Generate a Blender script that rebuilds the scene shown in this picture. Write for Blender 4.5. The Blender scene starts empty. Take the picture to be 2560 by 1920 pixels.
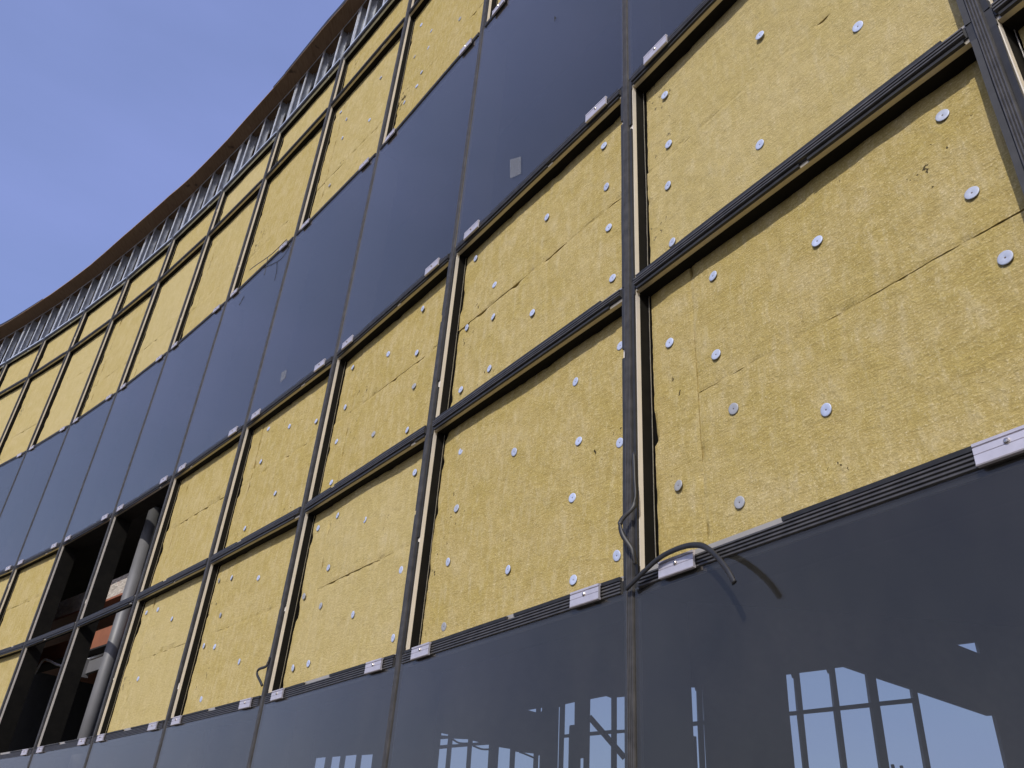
import bpy, math, random
from mathutils import Vector, Matrix, noise
random.seed(7)
scene = bpy.context.scene
COL = scene.collection
GZ = 1.6                                   # eye height above the ground

# ------------------------------------------------------------------ camera
FOC, PITCH, ROLL = 2088.931268, 0.549976860, 0.075985482      # focal length in photo pixels, radians
_f = Vector((0, math.cos(PITCH), math.sin(PITCH)))
_r0 = Vector((1, 0, 0)); _u0 = _r0.cross(_f)
_r = math.cos(ROLL) * _r0 + math.sin(ROLL) * _u0
_u = -math.sin(ROLL) * _r0 + math.cos(ROLL) * _u0
cam = bpy.data.objects.new("camera", bpy.data.cameras.new("camera"))
COL.objects.link(cam)
cam.matrix_world = Matrix(((_r.x, _u.x, -_f.x, 0), (_r.y, _u.y, -_f.y, 0), (_r.z, _u.z, -_f.z, GZ), (0, 0, 0, 1)))
cam.data.sensor_width = 36.0
cam.data.lens = FOC / 2560 * 36.0
cam.data.clip_start = 0.05
cam.data.clip_end = 3000
scene.camera = cam

# ------------------------------------------------------------------ light
SUN = Vector((-0.858 + 0.60 * 0.514, -0.514 - 0.60 * 0.858, 0.80)).normalized()
el = math.asin(SUN.z); az = math.atan2(SUN.x, SUN.y)
world = bpy.data.worlds.new("World"); scene.world = world
world.use_nodes = True
wn = world.node_tree; wn.nodes.clear()
sky = wn.nodes.new("ShaderNodeTexSky"); sky.sky_type = 'NISHITA'; sky.sun_disc = False
sky.sun_elevation = el; sky.sun_rotation = az % (2 * math.pi)
sky.altitude = 0; sky.air_density = 1.0; sky.dust_density = 2.2; sky.ozone_density = 3.0
bg = wn.nodes.new("ShaderNodeBackground"); bg.inputs[1].default_value = 0.15
wo = wn.nodes.new("ShaderNodeOutputWorld")
# thin high cloud: a faint veil in the sky itself
tc = wn.nodes.new("ShaderNodeTexCoord"); mp = wn.nodes.new("ShaderNodeMapping"); mp.inputs['Scale'].default_value = (1.2, 1.2, 4.0)
nz = wn.nodes.new("ShaderNodeTexNoise"); nz.inputs['Scale'].default_value = 1.6; nz.inputs['Detail'].default_value = 5
rp = wn.nodes.new("ShaderNodeMapRange"); rp.inputs[1].default_value = .38; rp.inputs[2].default_value = .68; rp.inputs[3].default_value = .47; rp.inputs[4].default_value = .66
mx = wn.nodes.new("ShaderNodeMixRGB"); mx.inputs[2].default_value = (2.15, 2.62, 5.6, 1)
wn.links.new(tc.outputs['Generated'], mp.inputs[0]); wn.links.new(mp.outputs[0], nz.inputs[0]); wn.links.new(nz.outputs[0], rp.inputs[0])
wn.links.new(rp.outputs[0], mx.inputs[0]); wn.links.new(sky.outputs[0], mx.inputs[1]); wn.links.new(mx.outputs[0], bg.inputs[0]); wn.links.new(bg.outputs[0], wo.inputs[0])
sl = bpy.data.lights.new("sun", 'SUN'); sl.energy = 3.1; sl.angle = math.radians(0.5); sl.color = (1.0, 0.95, 0.87)
so = bpy.data.objects.new("sun", sl); COL.objects.link(so)
so.rotation_euler = SUN.to_track_quat('Z', 'Y').to_euler()
scene.view_settings.view_transform = 'Standard'; scene.view_settings.look = 'None'
scene.view_settings.exposure = 0.0; scene.view_settings.gamma = 1.0
scene.render.engine = 'CYCLES'

# ------------------------------------------------------------------ materials
def new_mat(name):
    m = bpy.data.materials.new(name); m.use_nodes = True
    nt = m.node_tree; b = nt.nodes['Principled BSDF']
    return m, nt, b
def N(nt, t, **kw):
    n = nt.nodes.new(t)
    for k, v in kw.items():
        if k in n.inputs: n.inputs[k].default_value = v
        else: setattr(n, k, v)
    return n
def noise_tex(nt, vec, scale, sc=(1, 1, 1), detail=4, rough=.55):
    mp = N(nt, "ShaderNodeMapping"); mp.inputs['Scale'].default_value = sc
    nt.links.new(vec, mp.inputs[0])
    t = N(nt, "ShaderNodeTexNoise", Scale=scale, Detail=detail, Roughness=rough)
    nt.links.new(mp.outputs[0], t.inputs[0]); return t.outputs[0]
def rng(nt, src, a, b, c, d):
    r = N(nt, "ShaderNodeMapRange"); nt.links.new(src, r.inputs[0])
    for i, v in enumerate((a, b, c, d)): r.inputs[i + 1].default_value = v
    return r.outputs[0]
def mixc(nt, fac, a, b, mode='MIX'):
    m = N(nt, "ShaderNodeMixRGB", blend_type=mode)
    for i, v in enumerate((fac, a, b)):
        if hasattr(v, 'is_linked') or hasattr(v, 'links'): nt.links.new(v, m.inputs[i])
        else: m.inputs[i].default_value = v if not isinstance(v, tuple) else (*v, 1)
    return m.outputs[0]
def simple(name, col, rough=.5, metal=0., var=.15, scale=20, spec=.5, sc=(1, 1, 1), bump=0.):
    m, nt, b = new_mat(name)
    tc = N(nt, "ShaderNodeTexCoord")
    f = noise_tex(nt, tc.outputs['Object'], scale, sc)
    c = mixc(nt, rng(nt, f, .3, .7, 0, 1), tuple(x * (1 - var) for x in col), tuple(min(1, x * (1 + var)) for x in col))
    nt.links.new(c, b.inputs['Base Color'])
    b.inputs['Roughness'].default_value = rough; b.inputs['Metallic'].default_value = metal
    b.inputs['Specular IOR Level'].default_value = spec
    if bump:
        bp = N(nt, "ShaderNodeBump", Strength=bump, Distance=.003); nt.links.new(f, bp.inputs['Height']); nt.links.new(bp.outputs[0], b.inputs['Normal'])
    return m

def wool_mat():
    m, nt, b = new_mat("mineral_wool")
    tc = N(nt, "ShaderNodeTexCoord"); oi = N(nt, "ShaderNodeObjectInfo")
    ad = N(nt, "ShaderNodeVectorMath", operation='ADD')
    cb = N(nt, "ShaderNodeCombineXYZ"); mu = N(nt, "ShaderNodeMath", operation='MULTIPLY'); mu.inputs[1].default_value = 37.0
    nt.links.new(oi.outputs['Random'], mu.inputs[0])
    for i in range(3): nt.links.new(mu.outputs[0], cb.inputs[i])
    nt.links.new(tc.outputs['Object'], ad.inputs[0]); nt.links.new(cb.outputs[0], ad.inputs[1])
    V = ad.outputs[0]
    patch = noise_tex(nt, V, 5.0, (1, 1, 1), 5, .68)
    streak = noise_tex(nt, V, 9, (3.2, .9, 1), 5, .62)
    dash = noise_tex(nt, V, 26, (1.0, 3.6, 1), 4, .6)
    fine = noise_tex(nt, V, 150, (1, 1, 1), 4, .75)
    mid = noise_tex(nt, V, 42, (1, 1, 1), 5, .7)
    tear = noise_tex(nt, V, 14, (1, 1.6, 1), 6, .72)
    sx = N(nt, "ShaderNodeSeparateXYZ"); nt.links.new(tc.outputs['Object'], sx.inputs[0])
    wm = N(nt, "ShaderNodeMapping"); wm.inputs['Scale'].default_value = (1, .6, 1); nt.links.new(V, wm.inputs[0])
    dn_ = N(nt, "ShaderNodeTexNoise", Scale=60, Detail=2); nt.links.new(V, dn_.inputs[0])
    wv = N(nt, "ShaderNodeVectorMath", operation='SCALE'); wv.inputs['Scale'].default_value = .035; nt.links.new(dn_.outputs['Color'], wv.inputs[0])
    wa = N(nt, "ShaderNodeVectorMath", operation='ADD'); nt.links.new(wm.outputs[0], wa.inputs[0]); nt.links.new(wv.outputs[0], wa.inputs[1])
    vo = N(nt, "ShaderNodeTexVoronoi", Scale=31); nt.links.new(wa.outputs[0], vo.inputs[0])
    clus = noise_tex(nt, V, 2.6, (1, .8, 1), 3, .6)
    lim = N(nt, "ShaderNodeMath", operation='MULTIPLY'); nt.links.new(rng(nt, clus, .55, .76, 0, .34), lim.inputs[0]); nt.links.new(rng(nt, sx.outputs[0], .15, .55, 1.5, .75), lim.inputs[1])
    pit = N(nt, "ShaderNodeMath", operation='LESS_THAN'); nt.links.new(vo.outputs['Distance'], pit.inputs[0]); nt.links.new(lim.outputs[0], pit.inputs[1])
    c = mixc(nt, rng(nt, patch, .36, .66, 0, 1), (.52, .41, .135), (.60, .485, .235))
    c = mixc(nt, rng(nt, streak, .5, .72, 0, .6), c, (.66, .57, .36))
    c = mixc(nt, rng(nt, streak, .5, .28, 0, .45), c, (.46, .345, .105))
    c = mixc(nt, rng(nt, mid, .30, .70, .0, 1.0), mixc(nt, .30, c, (.30, .20, .05)), c)
    fm = rng(nt, patch, .62, .42, .12, .95)
    wvt = N(nt, "ShaderNodeTexWave", Scale=36, Distortion=5.0, Detail=3, bands_direction='Y'); wvt.inputs['Detail Scale'].default_value = 2.2; nt.links.new(V, wvt.inputs[0])
    rb = N(nt, "ShaderNodeMath", operation='MULTIPLY'); nt.links.new(rng(nt, wvt.outputs[1], .45, .05, 0, .55), rb.inputs[0]); nt.links.new(rng(nt, streak, .62, .40, 0, 1), rb.inputs[1])
    c = mixc(nt, rb.outputs[0], c, (.36, .27, .09))
    dm = N(nt, "ShaderNodeMath", operation='MULTIPLY'); nt.links.new(rng(nt, dash, .5, .30, 0, .65), dm.inputs[0]); nt.links.new(fm, dm.inputs[1])
    c = mixc(nt, dm.outputs[0], c, (.33, .24, .07))
    c = mixc(nt, rng(nt, fine, .3, .7, .62, 0), c, (.30, .23, .08))
    c = mixc(nt, rng(nt, fine, .56, .74, 0, .42), c, (.95, .86, .62))
    c = mixc(nt, rng(nt, tear, .31, .25, 0, .9), c, (.10, .075, .025))
    c = mixc(nt, pit.outputs[0], c, (.055, .042, .02))
    tone = rng(nt, oi.outputs['Random'], 0, 1, 0, .42)
    c = mixc(nt, tone, c, (.55, .465, .25))
    nt.links.new(c, b.inputs['Base Color'])
    b.inputs['Roughness'].default_value = 1.0; b.inputs['Specular IOR Level'].default_value = 0.1
    h1 = N(nt, "ShaderNodeMath", operation='MULTIPLY_ADD'); nt.links.new(dash, h1.inputs[0]); h1.inputs[1].default_value = .9; nt.links.new(fine, h1.inputs[2])
    h2 = N(nt, "ShaderNodeMath", operation='MULTIPLY_ADD'); nt.links.new(mid, h2.inputs[0]); h2.inputs[1].default_value = 1.4; nt.links.new(h1.outputs[0], h2.inputs[2])
    bp = N(nt, "ShaderNodeBump", Strength=.75, Distance=.0045)
    nt.links.new(h2.outputs[0], bp.inputs['Height']); nt.links.new(bp.outputs[0], b.inputs['Normal'])
    return m
def glass_mat(R0=.054, name="coated_glass", d0=.003, d1=.014):
    m = bpy.data.materials.new(name); m.use_nodes = True
    nt = m.node_tree; nt.nodes.clear()
    out = N(nt, "ShaderNodeOutputMaterial"); mix = N(nt, "ShaderNodeMixShader")
    tr = N(nt, "ShaderNodeBsdfTransparent"); tr.inputs[0].default_value = (.74, .74, .72, 1)
    gl = N(nt, "ShaderNodeBsdfGlossy"); gl.inputs[0].default_value = (.96, .89, .79, 1); gl.inputs['Roughness'].default_value = 0.0
    lw = N(nt, "ShaderNodeLayerWeight"); lw.inputs[0].default_value = .5
    p5 = N(nt, "ShaderNodeMath", operation='POWER'); nt.links.new(lw.outputs['Facing'], p5.inputs[0]); p5.inputs[1].default_value = 3.9
    fr = N(nt, "ShaderNodeMapRange"); nt.links.new(p5.outputs[0], fr.inputs[0])
    for i, v in enumerate((0, 1, R0, 1)): fr.inputs[i + 1].default_value = v
    tc = N(nt, "ShaderNodeTexCoord")
    wv = noise_tex(nt, tc.outputs['Object'], 1.3, (1, 1, 1), 1, .4)
    bp = N(nt, "ShaderNodeBump", Strength=.25, Distance=.004); nt.links.new(wv, bp.inputs['Height']); nt.links.new(bp.outputs[0], gl.inputs['Normal'])
    df = N(nt, "ShaderNodeBsdfDiffuse"); df.inputs[0].default_value = (.42, .40, .36, 1)   # faint site dust; on the ground row mixed up into grey haze
    dn = noise_tex(nt, tc.outputs['Object'], 2.2, (1, .5, 1), 5, .65)
    nt.links.new(fr.outputs[0], mix.inputs[0]); nt.links.new(tr.outputs[0], mix.inputs[1]); nt.links.new(gl.outputs[0], mix.inputs[2])
    m2 = N(nt, "ShaderNodeMixShader"); nt.links.new(rng(nt, dn, .35, .75, d0, d1), m2.inputs[0])
    nt.links.new(mix.outputs[0], m2.inputs[1]); nt.links.new(df.outputs[0], m2.inputs[2])
    nt.links.new(m2.outputs[0], out.inputs[0])
    return m
def plywood_mat():
    m, nt, b = new_mat("plywood")
    tc = N(nt, "ShaderNodeTexCoord"); O = tc.outputs['Object']
    g = noise_tex(nt, O, 6, (8, 1, 1), 6, .65); k = noise_tex(nt, O, 5, (1, 1, 1), 3, .5)
    c = mixc(nt, rng(nt, g, .3, .7, 0, 1), (.19, .11, .055), (.31, .195, .105))
    c = mixc(nt, rng(nt, k, .66, .72, 0, .85), c, (.07, .04, .02))
    nt.links.new(c, b.inputs['Base Color']); b.inputs['Roughness'].default_value = .75
    return m
def concrete_mat():
    m, nt, b = new_mat("sprayed_slab")
    tc = N(nt, "ShaderNodeTexCoord"); O = tc.outputs['Object']
    a = noise_tex(nt, O, 9, (1, 1, 3), 6, .7); r = noise_tex(nt, O, 6, (2, 2, 1), 4, .6)
    c = mixc(nt, rng(nt, a, .35, .65, 0, 1), (.34, .30, .26), (.62, .57, .50))
    c = mixc(nt, rng(nt, r, .56, .70, 0, .5), c, (.50, .27, .20))
    nt.links.new(c, b.inputs['Base Color']); b.inputs['Roughness'].default_value = .95
    bp = N(nt, "ShaderNodeBump", Strength=1, Distance=.03); nt.links.new(a, bp.inputs['Height']); nt.links.new(bp.outputs[0], b.inputs['Normal'])
    return m
M = dict(
    wool=wool_mat(), glass=glass_mat(), glasslow=glass_mat(.054, "hazed_ground_glass", .028, .062), glassback=glass_mat(.04, "glass_inner_face"), ply=plywood_mat(), slab=concrete_mat(),  # stronger diffuse mix on the ground row paints in its grey haze
    alu=simple("mill_aluminium_shaded", (.50, .45, .36), .38, .55, .06, 8, sc=(1, 1, .1)),  # dim olive copy: shade and wool bounce under the transoms put into the colour
    web=simple("anodised_aluminium_sunlit", (.80, .74, .65), .42, .15, .06, 8, sc=(1, 1, .1)),  # pale cream copy for the mullions, sunlight put into the colour
    clamp=simple("clamp_aluminium", (.60, .57, .61), .42, .45, .07, 30, sc=(1, 1, 1)),
    rubber=simple("rubber", (.058, .055, .053), .45, 0, .35, 25, .6, bump=.2),
    lip=simple("rubber_lip", (.022, .022, .023), .5, 0, .3, 25, .5),
    memb=simple("membrane", (.0075, .0066, .005), .8, 0, .4, 12, .2),
    foil=simple("foil", (.62, .60, .55), .35, .7, .2, 60, bump=.6),
    washer=simple("galvanised_washer", (.50, .56, .72), .5, .2, .08, 90),  # blue of the base stands in for reflected sky
    pin=simple("steel_pin", (.16, .12, .10), .5, .6, .3, 200),
    _w=None,
    screw=simple("steel_screw", (.55, .50, .45), .25, 1., .1, 200),
    stud=simple("galvanised_steel", (.66, .68, .72), .42, .35, .18, 14),
    track=simple("track_metal", (.60, .66, .76), .4, .35, .1, 10),  # sky reflection painted in as a blue tint
    dark=simple("dark_interior", (.013, .012, .012), .9, 0, .35, 3),  # near-black base stands in for the unlit depth of the interior
    hall=simple("hall_wall", (.26, .26, .24), .9, 0, .2, 2),
    primer=simple("primer_red_steel", (.26, .10, .055), .6, 0, .15, 6),
    steel=simple("painted_steel", (.15, .15, .155), .5, .1, .12, 4),
    bitumen=simple("roof_membrane", (.012, .013, .018), .6, 0, .4, 8),
    sticker=None,
    ground=simple("site_ground", (.09, .08, .065), .95, 0, .25, .8),
    smudge=simple("tar_smudge", (.02, .02, .02), .6, 0, .2, 50),
    white=simple("white_paint", (.75, .75, .75), .5, 0, .05, 20),
)
del M['_w']
_wt = M['washer'].node_tree; _wb = _wt.nodes['Principled BSDF']; _oi = _wt.nodes.new("ShaderNodeObjectInfo")
_src = _wb.inputs['Base Color'].links[0].from_socket
_wt.links.new(mixc(_wt, rng(_wt, _oi.outputs['Random'], .72, 1, 0, .8), _src, (.30, .28, .22)), _wb.inputs['Base Color'])
sm, snt, sb = new_mat("sticker_film"); sb.inputs['Base Color'].default_value = (.26, .27, .29, 1); sb.inputs['Alpha'].default_value = .32; sb.inputs['Roughness'].default_value = .5
M['sticker'] = sm

# ------------------------------------------------------------------ helpers
def obj(name, vf, mat, parent=None, mw=None, label=None, smooth=False):
    vs, fs = vf
    me = bpy.data.meshes.new(name); me.from_pydata([tuple(v) for v in vs], [], fs); me.update()
    if mat is not None: me.materials.append(M[mat])
    if smooth:
        for p in me.polygons: p.use_smooth = True
    o = bpy.data.objects.new(name, me); COL.objects.link(o)
    if mw is not None: o.matrix_world = mw
    if parent is not None:
        o.parent = parent; o.matrix_parent_inverse = Matrix.Identity(4)
        if mw is not None: o.matrix_basis = parent.matrix_world.inverted() @ mw if parent.type != 'EMPTY' else mw
    if label: o['label'] = label
    return o
def tag(o, label, cat, group=None):
    o['label'] = label; o['category'] = cat
    if group: o['group'] = group
def box(x0, x1, y0, y1, z0, z1):
    v = [(x, y, z) for x in (x0, x1) for y in (y0, y1) for z in (z0, z1)]
    return v, [(0, 1, 3, 2), (4, 6, 7, 5), (0, 4, 5, 1), (2, 3, 7, 6), (0, 2, 6, 4), (1, 5, 7, 3)]
def join(*parts):
    V, F = [], []
    for v, f in parts:
        k = len(V); V += list(v); F += [tuple(i + k for i in q) for q in f]
    return V, F
def extrude(profile, along, put, segs=1, jit=None):
    """closed 2-D profile swept along 'along' = (a, b); put(p, q, t) gives the 3-D point"""
    V, F = [], []; n = len(profile)
    for k in range(segs + 1):
        t = along[0] + (along[1] - along[0]) * k / segs
        for i, (p, q) in enumerate(profile):
            dp, dq = jit(t, i) if jit else (0, 0)
            V.append(put(p + dp, q + dq, t))
    for k in range(segs):
        for i in range(n):
            j = (i + 1) % n
            F.append((k * n + i, k * n + j, (k + 1) * n + j, (k + 1) * n + i))
    F.append(tuple(range(n))[::-1]); F.append(tuple(segs * n + i for i in range(n)))
    return V, F
def tube(path, r, sides=8, flat=1.0):
    V, F = [], []
    up = Vector((0, 0, 1)); n = len(path)
    for k, p in enumerate(path):
        d = (Vector(path[min(k + 1, n - 1)]) - Vector(path[max(k - 1, 0)])).normalized()
        a = d.cross(up); a = a.normalized() if a.length > .05 else Vector((1, 0, 0)); b = d.cross(a)
        for i in range(sides):
            w = 2 * math.pi * i / sides
            V.append(Vector(p) + a * (math.cos(w) * r * flat) + b * (math.sin(w) * r))
    for k in range(n - 1):
        for i in range(sides):
            j = (i + 1) % sides
            F.append((k * sides + i, k * sides + j, (k + 1) * sides + j, (k + 1) * sides + i))
    F.append(tuple(range(sides))[::-1]); F.append(tuple((n - 1) * sides + i for i in range(sides)))
    return V, F
def smooth_path(pts, k=6):
    P = [Vector(p) for p in pts]; out = []
    for i in range(len(P) - 1):
        p0, p1, p2, p3 = P[max(i - 1, 0)], P[i], P[i + 1], P[min(i + 2, len(P) - 1)]
        for j in range(k):
            t = j / k
            out.append(.5 * ((2 * p1) + (p2 - p0) * t + (2 * p0 - 5 * p1 + 4 * p2 - p3) * t * t + (3 * p1 - p0 - 3 * p2 + p3) * t ** 3))
    out.append(P[-1]); return out

# ------------------------------------------------------------------ the layout of the curved facade
XY = [(1.8696, 0.02), (1.1501, 1.3362), (0.4133, 2.5669), (-0.4187, 3.8406), (-1.2973, 5.0902), (-2.2266, 6.2744), (-3.1915, 7.4445),
      (-4.1878, 8.5811), (-5.2089, 9.6801), (-6.2663, 10.7448), (-7.3609, 11.772), (-8.4836, 12.7615), (-9.6335, 13.7114), (-10.8091, 14.6259)]
Z = [v + GZ for v in (0.8713, 2.0521, 3.2388, 5.3379, 7.2128, 8.0191)]
ZBOT = Z[0] - 2.12                          # sill of the ground floor glass
LEV = [ZBOT] + Z
def PM(m): return Vector((*XY[m + 1], 0))
class Frame:
    """local frame: x runs to the right along the wall, y up, z outwards"""
    def __init__(s, o, t):
        s.o = o; s.t = t.normalized(); n = Vector((s.t.y, -s.t.x, 0))
        s.n = n if n.dot(-o) > 0 else -n
        s.mw = Matrix(((s.t.x, 0, s.n.x, o.x), (s.t.y, 0, s.n.y, o.y), (0, 1, 0, 0), (0, 0, 0, 1)))
def bay(m):
    a, b = PM(m + 1), PM(m); f = Frame(a, b - a); f.L = (b - a).length; return f
def mul(m):
    a = PM(min(m + 1, 12)); b = PM(max(m - 1, -1)); return Frame(PM(m), b - a)
B = {m: bay(m) for m in range(-1, 12)}

bld = bpy.data.objects.new("office_building", None); COL.objects.link(bld)
tag(bld, "curved building facade under construction with dark glass bands and yellow insulation panels", "building")
MC = .005                                   # mullion centre offset
MW, TW = .037, .035                         # half widths
RIBS = [(-.015, -.006), (-.015, 0), (-.0115, .001), (-.0095, -.0042), (-.007, .001), (-.003, .001), (-.001, -.0042), (.001, -.0042), (.003, .001),
        (.007, .001), (.0095, -.0042), (.0115, .001), (.015, 0), (.015, -.006)]
def ribs(w, n, d=.0045, back=-.010):
    out = [(-w, back)]
    for i in range(n):
        a = -w + 2 * w * i / n; b = a + 2 * w / n; g = (b - a) * .28
        out += [(a + g * .4, -d), (a + g, 0), (b - g, 0), (b - g * .4, -d)]
    out.append((w, back)); return out

# rows: 0 = ground glass, 1,2 = wool, 3 = glass, 4,5 = wool ; open bays
OPEN = {5, 6}
def row_kind(m, row):
    if row in (0, 3): return 'glass'
    if row in (1, 2) and m in OPEN: return 'open'
    return 'wool'

# ------------------------------------------------------------------ mullions
def lip_jit(seed, amp):
    def f(t, i):
        w = noise.noise(Vector((t * 3.1, seed, 0))) * amp
        return (w if i in (1, 2) else w * .3, noise.noise(Vector((t * 4.3, seed, 5))) * amp * .5)
    return f
for m in range(-1, 13):
    f = mul(m); z0, z1 = ZBOT, Z[5]
    put = lambda x, n_, t: (x + MC, t, n_)
    mo = obj("mullion", extrude([(-MW, -.016), (MW, -.016), (MW, -.035), (-MW, -.035)], (z0, z1), put), 'web', bld, f.mw)
    obj("gasket_seat", join(extrude([(-.019, -.0159), (-.019, -.0105), (.019, -.0105), (.019, -.0159)], (z0, z1), put), *[box(-MW + MC + .0005, MW + MC - .0005, zz - .052, zz + .048, -.0162, -.0100) for zz in Z]), 'lip', mo, f.mw)
    obj("cavity_membrane", extrude([(-MW + .001, -.035), (MW - .001, -.035), (MW + .002, -.20), (-MW - .002, -.20)], (z0, z1), put), 'memb', mo, f.mw)
    # the ribbed centre gasket runs through; wider and flat over the wool rows, narrow between panes
    parts = []
    amp = .0022
    def j0(t, i, s=m): 
        w = noise.noise(Vector((t * 1.7, s * 3.3, 0))) * amp
        return (w, 0)
    near = 26 if m < 5 else 10
    g = extrude(ribs(.0155, 4), (z0, z1), put, near * 6, j0)
    obj("rubber_gasket", g, 'rubber', mo, f.mw)
    for side in (-1, 1):
        for row in range(6):
            if row in (0, 3): continue
            a, b = LEV[row] + .02, LEV[row + 1] - .05
            cuts = [a]
            if random.random() < .75: 
                c = a + (b - a) * random.uniform(.15, .85); cuts += [c, c + random.uniform(.02, .05)]
            cuts.append(b)
            segs = []
            for q in range(0, len(cuts), 2):
                p0, p1 = cuts[q], cuts[q + 1]
                x0, x1 = side * .0185, side * (.0345)
                segs.append(extrude([(x0, -.0158), (x0, -.0085), (x1, -.0065), (x1, -.0158)], (p0, p1), put, 14, lip_jit(m * 9 + row + side * 40, .0028)))
            obj("rubber_lip", join(*segs), 'lip', mo, f.mw)

# ------------------------------------------------------------------ transoms, pressure plates
def screw_head(cx, cy, cn, r):
    V, F = [], []; n = 10
    rings = [(1, 0), (.92, .45), (.6, .8), (.25, .9)]
    for rr, h in rings:
        for i in range(n):
            a = 2 * math.pi * i / n; V.append((cx + math.cos(a) * r * rr, cy + math.sin(a) * r * rr, cn + h * r * .8))
    for k in range(len(rings) - 1):
        for i in range(n):
            j = (i + 1) % n; F.append((k * n + i, k * n + j, (k + 1) * n + j, (k + 1) * n + i))
    F.append(tuple((len(rings) - 1) * n + i for i in range(n))); F.append(tuple(range(n))[::-1])
    return V, F
CL = [(-.0285, .002), (-.0285, .0130), (-.0255, .0145), (-.0240, .0125), (-.0035, .0125), (-.003, .0105), (-.002, .0105), (-.0015, .0125), (.0135, .0125), (.0140, .0085), (.0168, .0085), (.0172, .0130), (.0235, .0135), (.025, .011), (.025, .001), (.018, .001), (.018, .004), (-.02, .004), (-.02, .002)]
for m in range(-1, 12):
    f = B[m]; a0, a1 = MW + MC + .001, f.L - MW + MC - .001
    for l in range(6):
        z = Z[l]
        put = lambda q, n_, t, z=z: (t, z + q, n_)
        tr = obj("transom", extrude([(-TW, -.0165), (TW, -.0165), (TW, -.035), (-TW, -.035)], (a0, a1), put), 'track' if l == 5 else 'alu', bld, f.mw)
        if l == 5:
            # bright track along the top of the wall
            obj("top_track", extrude([(.012, -.013), (.038, -.013), (.040, .006), (.014, .006)], (a0, a1), put), 'track', tr, f.mw)
        depth = .06 if (m in OPEN and l == 1) else .19
        obj("cavity_membrane", extrude([(-TW + .001, -.035), (TW - .001, -.035), (TW, -depth), (-TW, -depth)], (a0, a1), put), 'memb', tr, f.mw)
        sg = 24 if m < 4 else 8
        w_ = .0205 if l else .0160
        v_ = .0205 if l else .0300
        obj("gasket_seat", extrude([(-v_, -.0164), (-v_, -.0108), (w_, -.0108), (w_, -.0164)], (a0, a1), put), 'lip', tr, f.mw)
        if l == 0:
            obj("rubber_gasket", extrude([(q - .0065, n_) for q, n_ in ribs(.0215, 4, .0055, -.012)], (a0 + .004, a1 - .004), put, sg), 'rubber', tr, f.mw)
            cuts = [.62, a1 - .01] if m == 0 else [a0 + .01, .55 * f.L, .55 * f.L + .05, a1 - .012] if m == 1 else [a0 + .01, random.uniform(.3, .5) * f.L, .55 * f.L, a1 - .012]
            obj("rubber_lip", join(*[extrude([(.0185, -.0163), (.0185, -.006), (.0300, -.004), (.0300, -.0163)], (cuts[q], cuts[q + 1]), put, sg, lip_jit(m * 5 + q, .0012)) for q in range(0, len(cuts), 2)]), 'lip', tr, f.mw)
        else:
            obj("rubber_gasket", extrude(ribs(.017, 3, .005, -.012), (a0 + .004, a1 - .004), put, sg, lip_jit(m + l * 7, .0015)), 'rubber', tr, f.mw)
            parts = []
            for side in (-1, 1):
                c = random.uniform(.25, .9) * f.L; cuts = [a0 + .01, c, c + random.uniform(.03, .09), a1 - .012]
                if random.random() < .35: cuts = [a0 + .01, a1 - random.uniform(.03, .16)]
                for q in range(0, len(cuts), 2):
                    x0, x1 = side * .021, side * .0335
                    parts.append(extrude([(x0, -.0163), (x0, -.008), (x1, -.006), (x1, -.0163)], (cuts[q], max(cuts[q] + .03, cuts[q + 1])), put, sg, lip_jit(m * 5 + l * 3 + side * 11, .0022)))
            obj("rubber_lip", join(*parts), 'lip', tr, f.mw)
        if l in (0, 2, 3):
            zc = z if l != 2 else z + .010
            if l == 3: zc = z - .002
            for cx in (.232, f.L - .198):
                if l == 0 and m >= 9: continue
                cx += random.uniform(-.012, .012); dz = random.uniform(-.0015, .0015)
                pc = lambda q, n_, t, zc=zc: (t, zc + q, n_)
                pp = obj("pressure_plate", extrude([(q + dz, n_) for q, n_ in CL], (cx - .074, cx + .074), pc), 'clamp', bld, f.mw)
                # thin groove under the screw line
                obj("screw", screw_head(cx, zc + .003 + dz, .0128, .0072), 'screw', pp, f.mw)

# ------------------------------------------------------------------ glass
def pane(m, row, label=None):
    f = B[m]; x0, x1 = .0165 + MC, f.L - .0165 + MC
    y0 = LEV[row] + (.02 if row else -.02); y1 = LEV[row + 1] - (.020 if row == 3 else .022)
    o = obj("glass_pane", box(x0, x1, y0, y1, -.0135, -.007), 'glass' if row else 'glasslow', bld, f.mw, label)
    o.data.materials.append(M['glassback'])
    for p in o.data.polygons:
        if p.normal.z < .5: p.material_index = 1
    return o
panes = {}
for m in range(-1, 12):
    for row in (0, 3):
        panes[m, row] = pane(m, row, {(0, 0): 'near ground floor pane showing a window grid and a pale triangle', (1, 3): 'dark pane with a small pale square sticker', (3, 3): 'dark pane with a tiny pale sticker near its lower edge'}.get((m, row)))
# black seal round each pane, plus added dark boards hiding sunlit mullion sides
for (m, row), po in panes.items():
    f = B[m]; x0, x1 = .0166 + MC, f.L - .0166 + MC; y0 = LEV[row] + (.0202 if row else -.02); y1 = LEV[row + 1] - (.0202 if row == 3 else .0222); w = .021
    obj("edge_seal_and_shade", join(box(x0, x0 + w, y0, y1, -.0156, -.0137), box(x1 - w, x1, y0, y1, -.0156, -.0137), box(x0 + w, x1 - w, y1 - w, y1, -.0156, -.0137), box(x0 + w, x1 - w, y0, y0 + w, -.0156, -.0137), box(x0 + w + .0005, x0 + w + .002, y0, y1, -.21, -.0158), box(x1 - w - .002, x1 - w - .0005, y0, y1, -.21, -.0158), box(x0 + w + .003, x1 - w - .003, y0 + w, y0 + w + .002, -.2, -.0158)), 'lip', po, f.mw)
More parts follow.
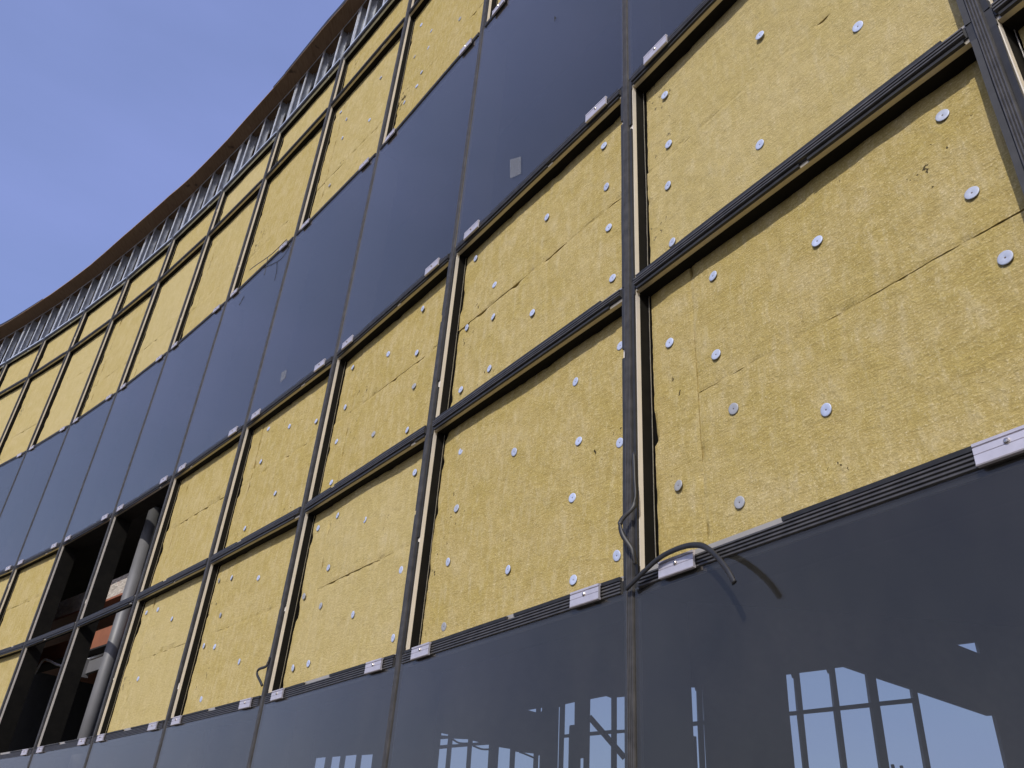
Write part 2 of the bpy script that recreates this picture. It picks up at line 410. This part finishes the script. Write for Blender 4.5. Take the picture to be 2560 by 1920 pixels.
# stickers and smudges on the glass
def patch(m, row, pts, mat, name):
    V = [(x, z + GZ, -.0062) for x, z in pts] + [(x, z + GZ, -.0068) for x, z in pts]; n = len(pts)
    F = [tuple(range(n)), tuple(range(n, 2 * n))[::-1]] + [(i, i + n, (i + 1) % n + n, (i + 1) % n) for i in range(n)]
    obj(name, (V, F), mat, panes[m, row], B[m].mw)

# ------------------------------------------------------------------ mineral wool
SEAM = {1: .60, 2: .545}                     # height of the horizontal joint as a share of the row
def wool_block(x0, x1, y0, y1, seed, res, front=-.084, back=-.145, rough=(1, 1, 1, 1)):
    nx = max(2, int((x1 - x0) / res)); ny = max(2, int((y1 - y0) / res))
    V, F = [], []
    def edge(t, s, amp):
        return (noise.noise(Vector((t * 9, s, seed))) * .6 + noise.noise(Vector((t * 37, s, seed))) * .5) * amp
    for j in range(ny + 1):
        for i in range(nx + 1):
            u, v = i / nx, j / ny
            x = x0 + (x1 - x0) * u; y = y0 + (y1 - y0) * v
            if i == 0: x += edge(y, 1.1, .0035 * rough[0])
            if i == nx: x += edge(y, 2.2, .0035 * rough[1])
            if j == 0: y += edge(x, 3.3, .0035 * rough[2])
            if j == ny: y += edge(x, 4.4, .0035 * rough[3])
            d = min(x - x0, x1 - x, y - y0, y1 - y)
            n_ = front + noise.noise(Vector((x * 2.2, y * 2.2, seed))) * .006 + noise.noise(Vector((x * 17, y * 17, seed))) * .0022 + noise.noise(Vector((x * 45, y * 45, seed))) * .0012
            e = noise.noise(Vector((x * 11, y * 11, seed + 9)))
            if d < .03 and e > .22: n_ -= (e - .22) * .035 * (1 - d / .03)      # torn edges
            if d < .002: n_ -= .0015
            V.append((x, y, n_))
    for j in range(ny):
        for i in range(nx):
            a = j * (nx + 1) + i; F.append((a, a + 1, a + nx + 2, a + nx + 1))
    ring = [i for i in range(nx + 1)] + [j * (nx + 1) + nx for j in range(1, ny + 1)] + [ny * (nx + 1) + i for i in range(nx - 1, -1, -1)] + [j * (nx + 1) for j in range(ny - 1, 0, -1)]
    k = len(V)
    for r_ in ring: V.append((V[r_][0], V[r_][1], back))
    n = len(ring)
    for i in range(n):
        j = (i + 1) % n; F.append((ring[j], ring[i], k + i, k + j))
    F.append(tuple(k + i for i in range(n)))
    return V, F
DISC = {
 (0, 1): [(1.26, 1.899), (1.274, 1.597), (0.816, 1.757), (1.303, 1.364), (0.389, 1.896), (0.159, 1.736), (0.375, 1.573), (0.431, 1.34), (0.172, 1.169), (0.423, 1.027), (0.758, 1.191)],
 (0, 2): [(0.192, 3.036), (0.202, 2.72), (0.186, 2.495), (0.195, 2.187), (0.718, 2.857), (0.654, 2.319), (1.091, 2.482)],
 (1, 1): [(1.412, 1.866), (1.135, 1.83), (1.167, 1.54), (1.408, 1.439), (1.138, 1.308), (0.719, 1.661), (1.39, 1.013), (1.158, 0.982), (0.247, 1.844), (0.266, 1.536), (0.24, 1.281), (0.733, 1.124), (0.265, 0.982)],
 (1, 2): [(1.301, 3.08), (1.321, 2.794), (1.339, 2.533), (0.864, 2.936), (1.365, 2.234), (0.789, 2.379), (0.176, 3.114), (0.414, 2.777), (0.166, 2.631), (0.432, 2.555), (0.441, 2.232), (0.177, 2.229)],
 (2, 1): [(1.323, 1.887), (0.818, 1.762), (0.424, 1.905), (0.162, 1.896), (0.433, 1.574), (1.322, 1.351), (0.154, 1.461), (0.425, 1.349), (0.86, 1.216), (1.335, 1.013), (0.201, 1.035), (0.405, 1.03)],
 (2, 2): [(1.134, 3.074), (0.215, 3.074), (0.749, 2.925), (1.142, 2.741), (1.167, 2.495), (0.218, 2.752), (1.165, 2.205), (0.735, 2.345), (0.183, 2.502), (0.229, 2.189)],
 (2, 4): [(0.247, 6.862), (0.497, 6.504), (1.022, 6.094), (0.503, 6.261), (0.242, 6.407), (0.451, 5.987), (0.408, 5.849), (0.209, 5.823)],
 (3, 1): [(0.389, 1.851), (0.149, 1.88), (0.351, 1.583), (0.175, 1.394), (0.391, 1.355), (0.883, 1.186), (0.382, 1.006), (0.883, 1.744)],
 (3, 2): [(1.279, 2.819), (0.811, 2.952), (0.388, 3.088), (0.399, 2.79), (0.834, 2.389), (0.408, 2.229)],
 (3, 4): [(0.218, 6.992), (0.429, 6.703), (1.026, 6.19), (0.444, 6.415), (1.063, 6.766), (0.414, 5.777)],
 (4, 1): [(0.201, 1.896), (0.476, 1.874), (0.873, 1.728), (0.477, 1.309)],
 (4, 2): [(0.425, 2.522), (0.773, 2.367), (0.435, 2.216)],
}
def washer_mesh(r=.0195):
    V, F = [], []; n = 18
    rings = [(r, .0), (r, .0016), (r * .88, .0022), (r * .3, .0016), (r * .13, .0010)]
    for rr, h in rings:
        for i in range(n):
            a = 2 * math.pi * i / n; V.append((math.cos(a) * rr, math.sin(a) * rr, h))
    for k in range(len(rings) - 1):
        for i in range(n):
            j = (i + 1) % n; F.append((k * n + i, k * n + j, (k + 1) * n + j, (k + 1) * n + i))
    F.append(tuple((len(rings) - 1) * n + i for i in range(n)))
    return V, F
wme = None; n_wash = 0
def onto(f, s, z, n0, n1):
    p = f.o + f.t * s + f.n * n0 + Vector((0, 0, z)); k = (f.o.dot(f.n) + n1) / (p.dot(f.n)); q = p * k
    return (Vector((q.x, q.y, 0)) - f.o).dot(f.t), q.z
for m in range(-1, 12):
    f = B[m]
    for row in (1, 2, 4, 5):
        if row_kind(m, row) != 'wool': continue
        y0, y1 = LEV[row] + TW - .02, LEV[row + 1] - TW + .02
        x0, x1 = MW + MC + .010, f.L - MW + MC - .004
        res = .014 if m in (0, 1) else .02 if m in (-1, 2, 3) else .04
        seed = m * 7.3 + row * 3.1
        blocks = []
        big = f.L
        gap = .0005 if m == 0 else .0009
        if row in (1, 2):
            vy = y0 + (y1 - y0) * (.51 if row == 1 else .53) + random.uniform(-.008, .008)
        elif row == 4: vy = y0 + (y1 - y0) * random.choice((.32, .62, .33))
        else: vy = None
        vx = x0 + random.uniform(.17, .24) if (row == 1 or random.random() < .6) else None
        if (m, row) in ((1, 1), (0, 2), (1, 2)): vx = None if (m, row) != (1, 2) else vx
        if row == 5: vx = None
        if (m, row) == (1, 1): vy = None
        xs = [(x0, x1)] if vx is None else [(x0, vx - .0004), (vx + .0004, x1)]
        for bi, (a, b) in enumerate(xs):
            if vy is not None and not (vx is not None and bi == 0 and row == 1):
                blocks += [(a, b, y0, vy - gap), (a, b, vy + gap, y1)]
            else: blocks.append((a, b, y0, y1))
        vf = join(*[wool_block(*b, seed + i, res, front=-.084 + random.uniform(-.0025, .0025)) for i, b in enumerate(blocks)])
        lab = {(0, 1): 'large near insulation panel with a crack and a narrow strip at its left', (1, 1): 'unbroken insulation panel above the lower glass', (0, 2): 'near insulation panel split by one long slanting joint'}.get((m, row))
        o = obj("insulation_panel", vf, 'wool', bld, f.mw, lab, smooth=False)
        # crinkled foil edge that shows along the left side
        if m < 8:
            ff = extrude([(-.0012, -.001), (.0012, -.001), (.0016, .001), (-.0010, .001)], (y0 + .02, y1 - .02), lambda x, n_, t, x0=x0, s=seed: (x0 - .004 + x + noise.noise(Vector((t * 2.3, s, 1))) * .004 + noise.noise(Vector((t * 14, s, 1))) * .0012, t, -.076 + n_), 30)
            obj("foil_edge", ff, 'foil', o, f.mw)
        for (s, z) in DISC.get((m, row), []):
            if n_wash >= 97: break
            s, z = onto(f, s, z, -.07, -.0795)
            zz = z + GZ
            if wme is None:
                v, fc = washer_mesh(); wme = bpy.data.meshes.new("washer"); wme.from_pydata(v, [], fc); wme.materials.append(M['washer']); wme.materials.append(M['pin'])
                for p in wme.polygons: p.use_smooth = True
                wme.polygons[-1].material_index = 1
            w = bpy.data.objects.new("fastener_washer", wme); COL.objects.link(w); w.parent = o
            tl = Matrix.Translation((s, zz, -.0795 + random.uniform(-.0008, .0012))) @ Matrix.Rotation(random.uniform(-.11, .11), 4, 'X') @ Matrix.Rotation(random.uniform(-.11, .11), 4, 'Y') @ Matrix.Rotation(random.uniform(0, 6), 4, 'Z')
            w.matrix_basis = tl; n_wash += 1

# ------------------------------------------------------------------ stud wall and roof edge
ZR = 8.925 + GZ
def cstud(x, w=.04, d=.09):
    t = .003
    prof = [(x, -.035), (x + w, -.035), (x + w, -.035 - .012), (x + w - t, -.035 - .012), (x + w - t, -.035 - t), (x + t, -.035 - t), (x + t, -.035 - d + t), (x + w - t, -.035 - d + t), (x + w - t, -.035 - d + .012), (x + w, -.035 - d + .012), (x + w, -.035 - d), (x, -.035 - d)]
    return prof
for m in range(1, 12):
    f = B[m]
    put = lambda x, n_, t: (x, t, n_)
    for k, s in enumerate((.075, .225, .50, .78)):
        x = s * f.L
        vf = extrude(cstud(x, .034 if k else .026), (Z[5] + .041, ZR - .004), put)
        if k == 0: vf = join(vf, extrude(cstud(x - .045, .026), (Z[5] + .041, ZR - .004), put))
        # back row of studs behind, in a darker steel that stands in for shade
        ob = obj("steel_stud", vf, 'stud', bld, f.mw)
        bk = extrude([(x + .10, -.32), (x + .14, -.32), (x + .14, -.41), (x + .10, -.41)], (Z[5] - .1, ZR - .12 - .05 * (k % 2)), put)
        obj("inner_stud", bk, 'steel', bld, f.mw)
    obj("stud_track", join(box(0, f.L, ZR - .05, ZR - .004, -.0345, -.032), box(0, f.L, ZR - .06, ZR - .004, -.20, -.135)), 'stud', bld, f.mw)
    obj("bridging_bar", box(0, f.L, Z[5] + .42, Z[5] + .445, -.31, -.295), 'stud', bld, f.mw)
# plywood overhang with a wavy outer edge
EDGE = [(-1, .15), (2, .15), (3.2, .128), (3.95, .128), (4.27, .146), (4.91, .146), (5.45, .148), (6.38, .148), (6.68, .153), (7.23, .184), (8.08, .206), (8.73, .192), (9.45, .183), (10.27, .198), (11.2, .206), (12, .30)]
def off(u):
    for (a, b), (c, d) in zip(EDGE, EDGE[1:]):
        if a <= u <= c:
            t = (u - a) / (c - a); t = t * t * (3 - 2 * t) if u > 6.4 else t
            return b + (d - b) * t
    return .2
V, F = [], []; rows = []
SUB = 6
for m in range(11, -2, -1):
    f = B[m]
    for k in range(SUB + (1 if m == -1 else 0)):
        x = f.L * k / SUB; u = m + 1 - k / SUB
        e = off(max(0, min(12, u)))
        base = f.o + f.t * x
        sag = .008 * noise.noise(Vector((u * 1.3, 2, 0)))
        rows.append([base + f.n * (-.5) + Vector((0, 0, ZR)), base + f.n * e + Vector((0, 0, ZR - .025 + sag)), base + f.n * e + Vector((0, 0, ZR - .007 + sag)), base + f.n * (-.5) + Vector((0, 0, ZR + .018))])
for r_ in rows: V += r_
for k in range(len(rows) - 1):
    for i in range(4):
        j = (i + 1) % 4; F.append((k * 4 + i, k * 4 + j, k * 4 + 4 + j, k * 4 + 4 + i))
F.append((0, 1, 2, 3)); F.append(tuple(len(V) - 4 + i for i in (3, 2, 1, 0)))
obj("plywood_overhang", (V, F), 'ply', bld)
def edge_membrane(u0, u1, h0, h1, out):
    V, F = [], []; n = 14
    for k in range(n + 1):
        u = u0 + (u1 - u0) * k / n; m = min(11, max(-1, int(math.ceil(u)) - 1)); f = B[m]; x = (m + 1 - u) * f.L
        e = off(max(0, u)) + out; h = h0 + (h1 - h0) * k / n
        p = f.o + f.t * x
        V += [p + f.n * e + Vector((0, 0, ZR - .012)), p + f.n * (e + .004) + Vector((0, 0, ZR + h)), p + f.n * (e - .10) + Vector((0, 0, ZR + h)), p + f.n * (e - .10) + Vector((0, 0, ZR + .02))]
    for k in range(n):
        for i in range(4):
            j = (i + 1) % 4; F.append((k * 4 + i, k * 4 + j, k * 4 + 4 + j, k * 4 + 4 + i))
    F.append((0, 1, 2, 3)); F.append(tuple(4 * n + i for i in (3, 2, 1, 0)))
    obj("roof_membrane_flap", (V, F), 'bitumen', bld)
edge_membrane(10.2, 11.9, .0, .06, .002)
edge_membrane(4.95, 2.5, .03, .10, .002)
edge_membrane(5.15, 4.94, .012, .02, .002)

# ------------------------------------------------------------------ inside of the building
def poly_prism(pts, z0, z1):
    n = len(pts); V = [(x, y, z0) for x, y in pts] + [(x, y, z1) for x, y in pts]
    F = [tuple(range(n))[::-1], tuple(range(n, 2 * n))] + [(i, (i + 1) % n, (i + 1) % n + n, i + n) for i in range(n)]
    return V, F
def inset(m, d):
    f = mul(m); p = f.o + f.n * (-d); return (p.x, p.y)
back = [(-12.5, 22), (16, 22), (16, -3)]
def floor(ms, d, z0, z1, mat, name, tail):
    pts = [inset(m, d) for m in ms] + tail
    obj(name, poly_prism(pts, z0, z1), mat, bld)
# roof deck, upper floor and the hall ceiling
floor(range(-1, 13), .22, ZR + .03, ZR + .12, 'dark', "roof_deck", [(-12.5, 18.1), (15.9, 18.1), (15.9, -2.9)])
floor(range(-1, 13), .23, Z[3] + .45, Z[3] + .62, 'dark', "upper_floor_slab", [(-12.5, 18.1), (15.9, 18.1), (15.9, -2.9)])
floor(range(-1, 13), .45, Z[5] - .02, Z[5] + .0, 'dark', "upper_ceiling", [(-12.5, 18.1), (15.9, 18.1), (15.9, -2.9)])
# far wall of the hall with its unglazed openings: traced on the plane y = YW
YW = 18.0
def on_wall(px, py):
    d = (_f + _r * ((px - 1280) / FOC) - _u * ((py - 960) / FOC))
    k = YW / d.y; return (d.x * k, d.z * k + GZ)
OA = [[(117,1048),(160,1044),(168,1068),(176,1070),(196,1288),(138,1293)], [(140,1315),(198,1311),(235,1659),(172,1659)],
 [(203,1037),(390,1014),(400,1038),(408,1040),(432,1260),(228,1283)], [(230,1305),(436,1285),(482,1659),(262,1659)],
 [(432,1006),(500,997),(640,1045),(666,1235),(465,1257)], [(468,1281),(672,1260),(728,1659),(512,1659)],
 [(698,1065),(933,1143),(942,1205),(722,1228)], [(726,1252),(950,1231),(1022,1659),(785,1659)],
 [(967,1157),(1435,1315),(1470,1313),(1555,1659),(1053,1659)], [(1218,857),(1357,838),(1377,920)]]
OB = [[(1152,1130),(1192,1130),(1196,1150),(1202,1152),(1209,1355),(1156,1360)], [(1158,1385),(1210,1378),(1222,1659),(1202,1659),(1195,1455),(1160,1448)],
 [(1231,1122),(1240,1122),(1250,1350),(1240,1352)], [(1242,1375),(1252,1373),(1266,1659),(1250,1659)],
 [(508,1207),(615,1186),(648,1198),(648,1412),(505,1425)], [(505,1445),(647,1432),(645,1659),(500,1659)],
 [(680,1195),(735,1190),(735,1410),(680,1412)], [(680,1430),(735,1425),(735,1659),(678,1659)],
 [(345,1240),(410,1225),(408,1378),(375,1382),(373,1438),(341,1442)], [(338,1458),(372,1455),(370,1659),(332,1659)],
 [(305,1258),(313,1256),(305,1659),(298,1659)], [(90,1280),(158,1268),(157,1298)], [(188,1264),(197,1262),(195,1292),(187,1293)],
 [(22,1548),(142,1560),(142,1659),(18,1659)], [(172,1573),(182,1572),(182,1659),(172,1659)], [(445,1592),(467,1590),(467,1659),(443,1659)]]
OC = [[(1200,1427),(1247,1437),(1243,1450),(1200,1447)], [(1195,1467),(1245,1463),(1240,1508),(1192,1512)], [(1188,1530),(1238,1526),(1228,1659),(1177,1659)],
 [(1275,1463),(1375,1467),(1373,1500),(1271,1506)], [(1268,1522),(1370,1514),(1366,1659),(1257,1659)], [(1405,1476),(1460,1490),(1404,1496)],
 [(1400,1510),(1510,1502),(1505,1659),(1393,1659)], [(1575,1518),(1648,1530),(1648,1659),(1567,1659)], [(1150,1415),(1160,1415),(1154,1465),(1146,1465)],
 [(1136,1470),(1145,1470),(1140,1640),(1130,1640)], [(385,1590),(452,1583),(443,1659),(375,1659)], [(490,1582),(548,1577),(540,1659),(480,1659)],
 [(578,1575),(652,1567),(648,1659),(568,1659)], [(682,1570),(757,1565),(752,1659),(676,1659)], [(375,1450),(381,1450),(374,1495),(368,1495)], [(367,1500),(374,1500),(352,1659),(344,1659)]]
holes = []
for L_, ox in ((OA, 1920), (OB, 1280), (OC, 640)):
    for poly in L_:
        pts = [(ox + x / 2.5922, 1280 + y / 2.5922) for x, y in poly]
        w = [on_wall(*p) for p in pts]
        zmin = min(p[1] for p in w)
        if any(y >= 1655 for x, y in poly):                    # the opening runs on below the picture
            low = [i for i, (x, y) in enumerate(poly) if y >= 1655]
            for i in low: w[i] = (w[i][0] + .002 * i, w[i][1] - 1.1)
        holes.append(w)
bpyc = bpy.data.curves.new("hall_back_wall", 'CURVE'); bpyc.dimensions = '2D'; bpyc.fill_mode = 'BOTH'
def spl(pts):
    s = bpyc.splines.new('POLY'); s.points.add(len(pts) - 1)
    for p, q in zip(s.points, pts): p.co = (q[0], q[1], 0, 1)
    s.use_cyclic_u = True
spl([(-12.5, -.2), (16, -.2), (16, ZR + .1), (-12.5, ZR + .1)])
for h in holes: spl(h)
bpyc.extrude = .06
co = bpy.data.objects.new("tmp", bpyc); COL.objects.link(co)
dg = bpy.context.evaluated_depsgraph_get()
wall_me = bpy.data.meshes.new_from_object(co.evaluated_get(dg)); bpy.data.objects.remove(co)
wall_me.materials.clear(); wall_me.materials.append(M['hall'])
ww = bpy.data.objects.new("hall_back_wall", wall_me); COL.objects.link(ww); ww.parent = bld
ww.matrix_basis = Matrix(((1, 0, 0, 0), (0, 0, -1, YW + .06), (0, 1, 0, 0), (0, 0, 0, 1)))
obj("hall_side_wall", join(box(16, 16.2, -3, 18, 0, ZR + .1), box(-12.5, -12.3, 15.5, 18, 0, ZR + .1), box(1.98, 16, -3.2, -3, 0, ZR + .1), box(1.98, 2.18, -3, -.4, 0, ZR + .1)), 'hall', bld)
# diagonal brace and cables in front of the far openings
def wl(px, py, dy=-.3):
    x, z = on_wall(px, py); s = (YW + dy) / YW; return (x * s, YW + dy, (z - GZ) * s + GZ)
obj("diagonal_brace", tube([wl(1473, 1792), wl(1562, 1895)], .06, 6), 'dark', bld)
for pts in ([(1131, 1848), (1150, 1858), (1180, 1858)], [(1182, 1864), (1205, 1873), (1230, 1873)], [(1298, 1880), (1310, 1884), (1338, 1896)]):
    obj("hanging_cable", tube(smooth_path([wl(*p) for p in pts]), .018, 5), 'dark', bld)

# parts seen through the two open bays
f5, f6 = B[5], B[6]
fl = lambda f, x, y, n_: f.mw @ Vector((x, y, n_))
px_, pn, pr = .215, -.36, .07
obj("pipe_column", tube([fl(f5, px_, -.2 + GZ, pn), fl(f5, px_, 3.36 + GZ, pn)], pr, 24), 'steel', bld, smooth=True)
def slab_part(m0, m1, d0, d1, z0, z1, mat, name):
    fr = [inset(m, d0) for m in range(m0, m1 + 1)]; bk = [inset(m, d1) for m in range(m1, m0 - 1, -1)]
    return obj(name, poly_prism(fr + bk, z0 + GZ, z1 + GZ), mat, bld)
slab_part(5, 10, .56, 4.0, 2.63, 2.86, 'slab', "floor_slab")
slab_part(5, 10, .55, 4.0, 2.60, 2.625, 'primer', "edge_plate")
slab_part(5, 10, .64, .70, 2.08, 2.32, 'primer', "steel_beam")
slab_part(5, 10, .58, .76, 2.06, 2.078, 'dark', "beam_flange")
obj("beam_bracket", join(box(-1.28, -.45, 1.84 + GZ, 1.98 + GZ, -.66, -.62), box(-1.30, -1.27, 1.80 + GZ, 2.0 + GZ, -.66, -.54)), 'steel', bld, f5.mw)
hk = [fl(f6, *p) for p in ((-.74, 1.90 + GZ, -.42), (-.66, 2.0 + GZ, -.42), (-.60, 2.05 + GZ, -.43), (-.45, 2.02 + GZ, -.45), (-.1, 1.95 + GZ, -.55), (.6, 2.1 + GZ, -.8))]
obj("bent_conduit", tube(smooth_path(hk), .013, 8), 'white', bld, smooth=True)  # white here replaces sunlight on a light grey pipe
# near-black partitions, shade put into the colour, behind open bays and middle glass band
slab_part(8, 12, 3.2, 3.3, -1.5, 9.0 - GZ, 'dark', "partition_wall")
slab_part(-1, 5, .9, .95, 2.15, 9.0 - GZ, 'dark', "shade_partition")
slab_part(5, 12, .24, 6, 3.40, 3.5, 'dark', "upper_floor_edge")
slab_part(5, 12, .9, .95, 3.5, 9.0 - GZ, 'dark', "shade_partition")

# stickers, smudges
import itertools
def hit(px, py, m, off_=0.):
    f = B[m]; d = _f + _r * ((px - 1280) / FOC) - _u * ((py - 960) / FOC)
    o = f.o + f.n * off_; k = o.dot(f.n) / (d.x * f.n.x + d.y * f.n.y); X = d * k
    return ((Vector((X.x, X.y, 0)) - f.o).dot(f.t), X.z)
for m, pts in ((1, [(1275, 399), (1302, 391), (1302, 434), (1275, 446)]), (3, [(703.7, 931), (717, 923.6), (713, 945), (700, 956)])):
    patch(m, 3, [hit(*p, m, -.006) for p in pts], 'sticker', "sticker")
patch(1, 3, [hit(*p, 1, -.006) for p in [(1386, 40), (1390, 42), (1389, 48), (1385, 54), (1386, 47)]], 'smudge', "smudge")
patch(4, 3, [hit(*p, 4, -.006) for p in [(609, 740), (611, 741), (605, 752), (603, 750)]], 'smudge', "smudge")
patch(4, 3, [hit(*p, 4, -.006) for p in [(603, 753), (604, 754), (598, 764), (597, 762)]], 'smudge', "smudge")

# ------------------------------------------------------------------ loose things
def loose(name, m, pts, label, r=.0088, grp=None):
    f = B[m]; path = smooth_path([fl(f, *(lambda q: (q[0], q[1] + GZ))(onto(f, x, z, .02, n_)), n_) for x, z, n_ in pts])
    o = obj(name, tube(path, r, 8, .62), 'lip', None); tag(o, label, "rubber seal", grp)
    for p in o.data.polygons: p.use_smooth = True
    return o
loose("loose_gasket", 0, [(.058, 1.30, .004), (.062, 1.20, .006), (.065, 1.123, .012), (.045, 1.102, .022), (.002, 1.084, .035), (-.014, 1.066, .04), (-.004, 1.032, .04), (.021, .996, .032), (.050, .955, .022), (.060, .911, .012)],
      "black rubber strip bulging off the nearest full height mullion above the arching strip")
loose("loose_gasket", 0, [(.018, .843, .016), (.053, .858, .022), (.097, .876, .026), (.161, .899, .030), (.216, .908, .032), (.282, .908, .036), (.332, .898, .044), (.362, .884, .052), (.388, .862, .060), (.418, .828, .068), (.443, .792, .074), (.462, .755, .078)],
      "long black rubber strip arching over a clamp and hanging down in front of the glass")
loose("loose_gasket", 2, [(.045, 1.10, .006), (.022, 1.055, .015), (-.074, 1.053, .02), (-.106, 1.041, .02), (-.092, 1.018, .02), (-.04, .985, .016), (.02, .945, .008)],
      "short looped rubber strip sticking out left of a mullion above the lower glass")
loose("dangling_strap", 4, [(.56, 5.452, .012), (.714, 5.428, .03), (1.098, 5.355, .045), (1.399, 5.363, .02)], "thin dark strap lying across the top edge of the middle glass band", .005)
loose("dangling_strap", 4, [(1.00, 5.37, .045), (1.03, 5.24, .05), (1.045, 5.11, .05)], "short thin dark strap end hanging straight down over the middle glass", .005)

# ladder standing inside the hall, its top just showing through the glass
lp = [wl(2231, 1912, -1.5), wl(2253, 1915, -1.5)]
lad = bpy.data.objects.new("ladder", None); COL.objects.link(lad); tag(lad, "white ladder top seen through the lower right glass pane", "ladder")
for p in lp:
    obj("rail", tube([(p[0], p[1] - .9, 0), (p[0], p[1], p[2])], .035, 6), 'white', lad)
zt = lp[0][2]; k = 0
while k * .3 < zt - .1:
    z = zt - .12 - k * .3; y = lp[0][1] - .9 * (1 - z / zt)
    obj("rung", tube([(lp[0][0], y, z), (lp[1][0], y, z)], .022, 6), 'white', lad); k += 1

g = obj("ground", ([(-600, -600, 0), (600, -600, 0), (600, 600, 0), (-600, 600, 0)], [(0, 1, 2, 3)]), 'ground')
g['kind'] = 'structure'
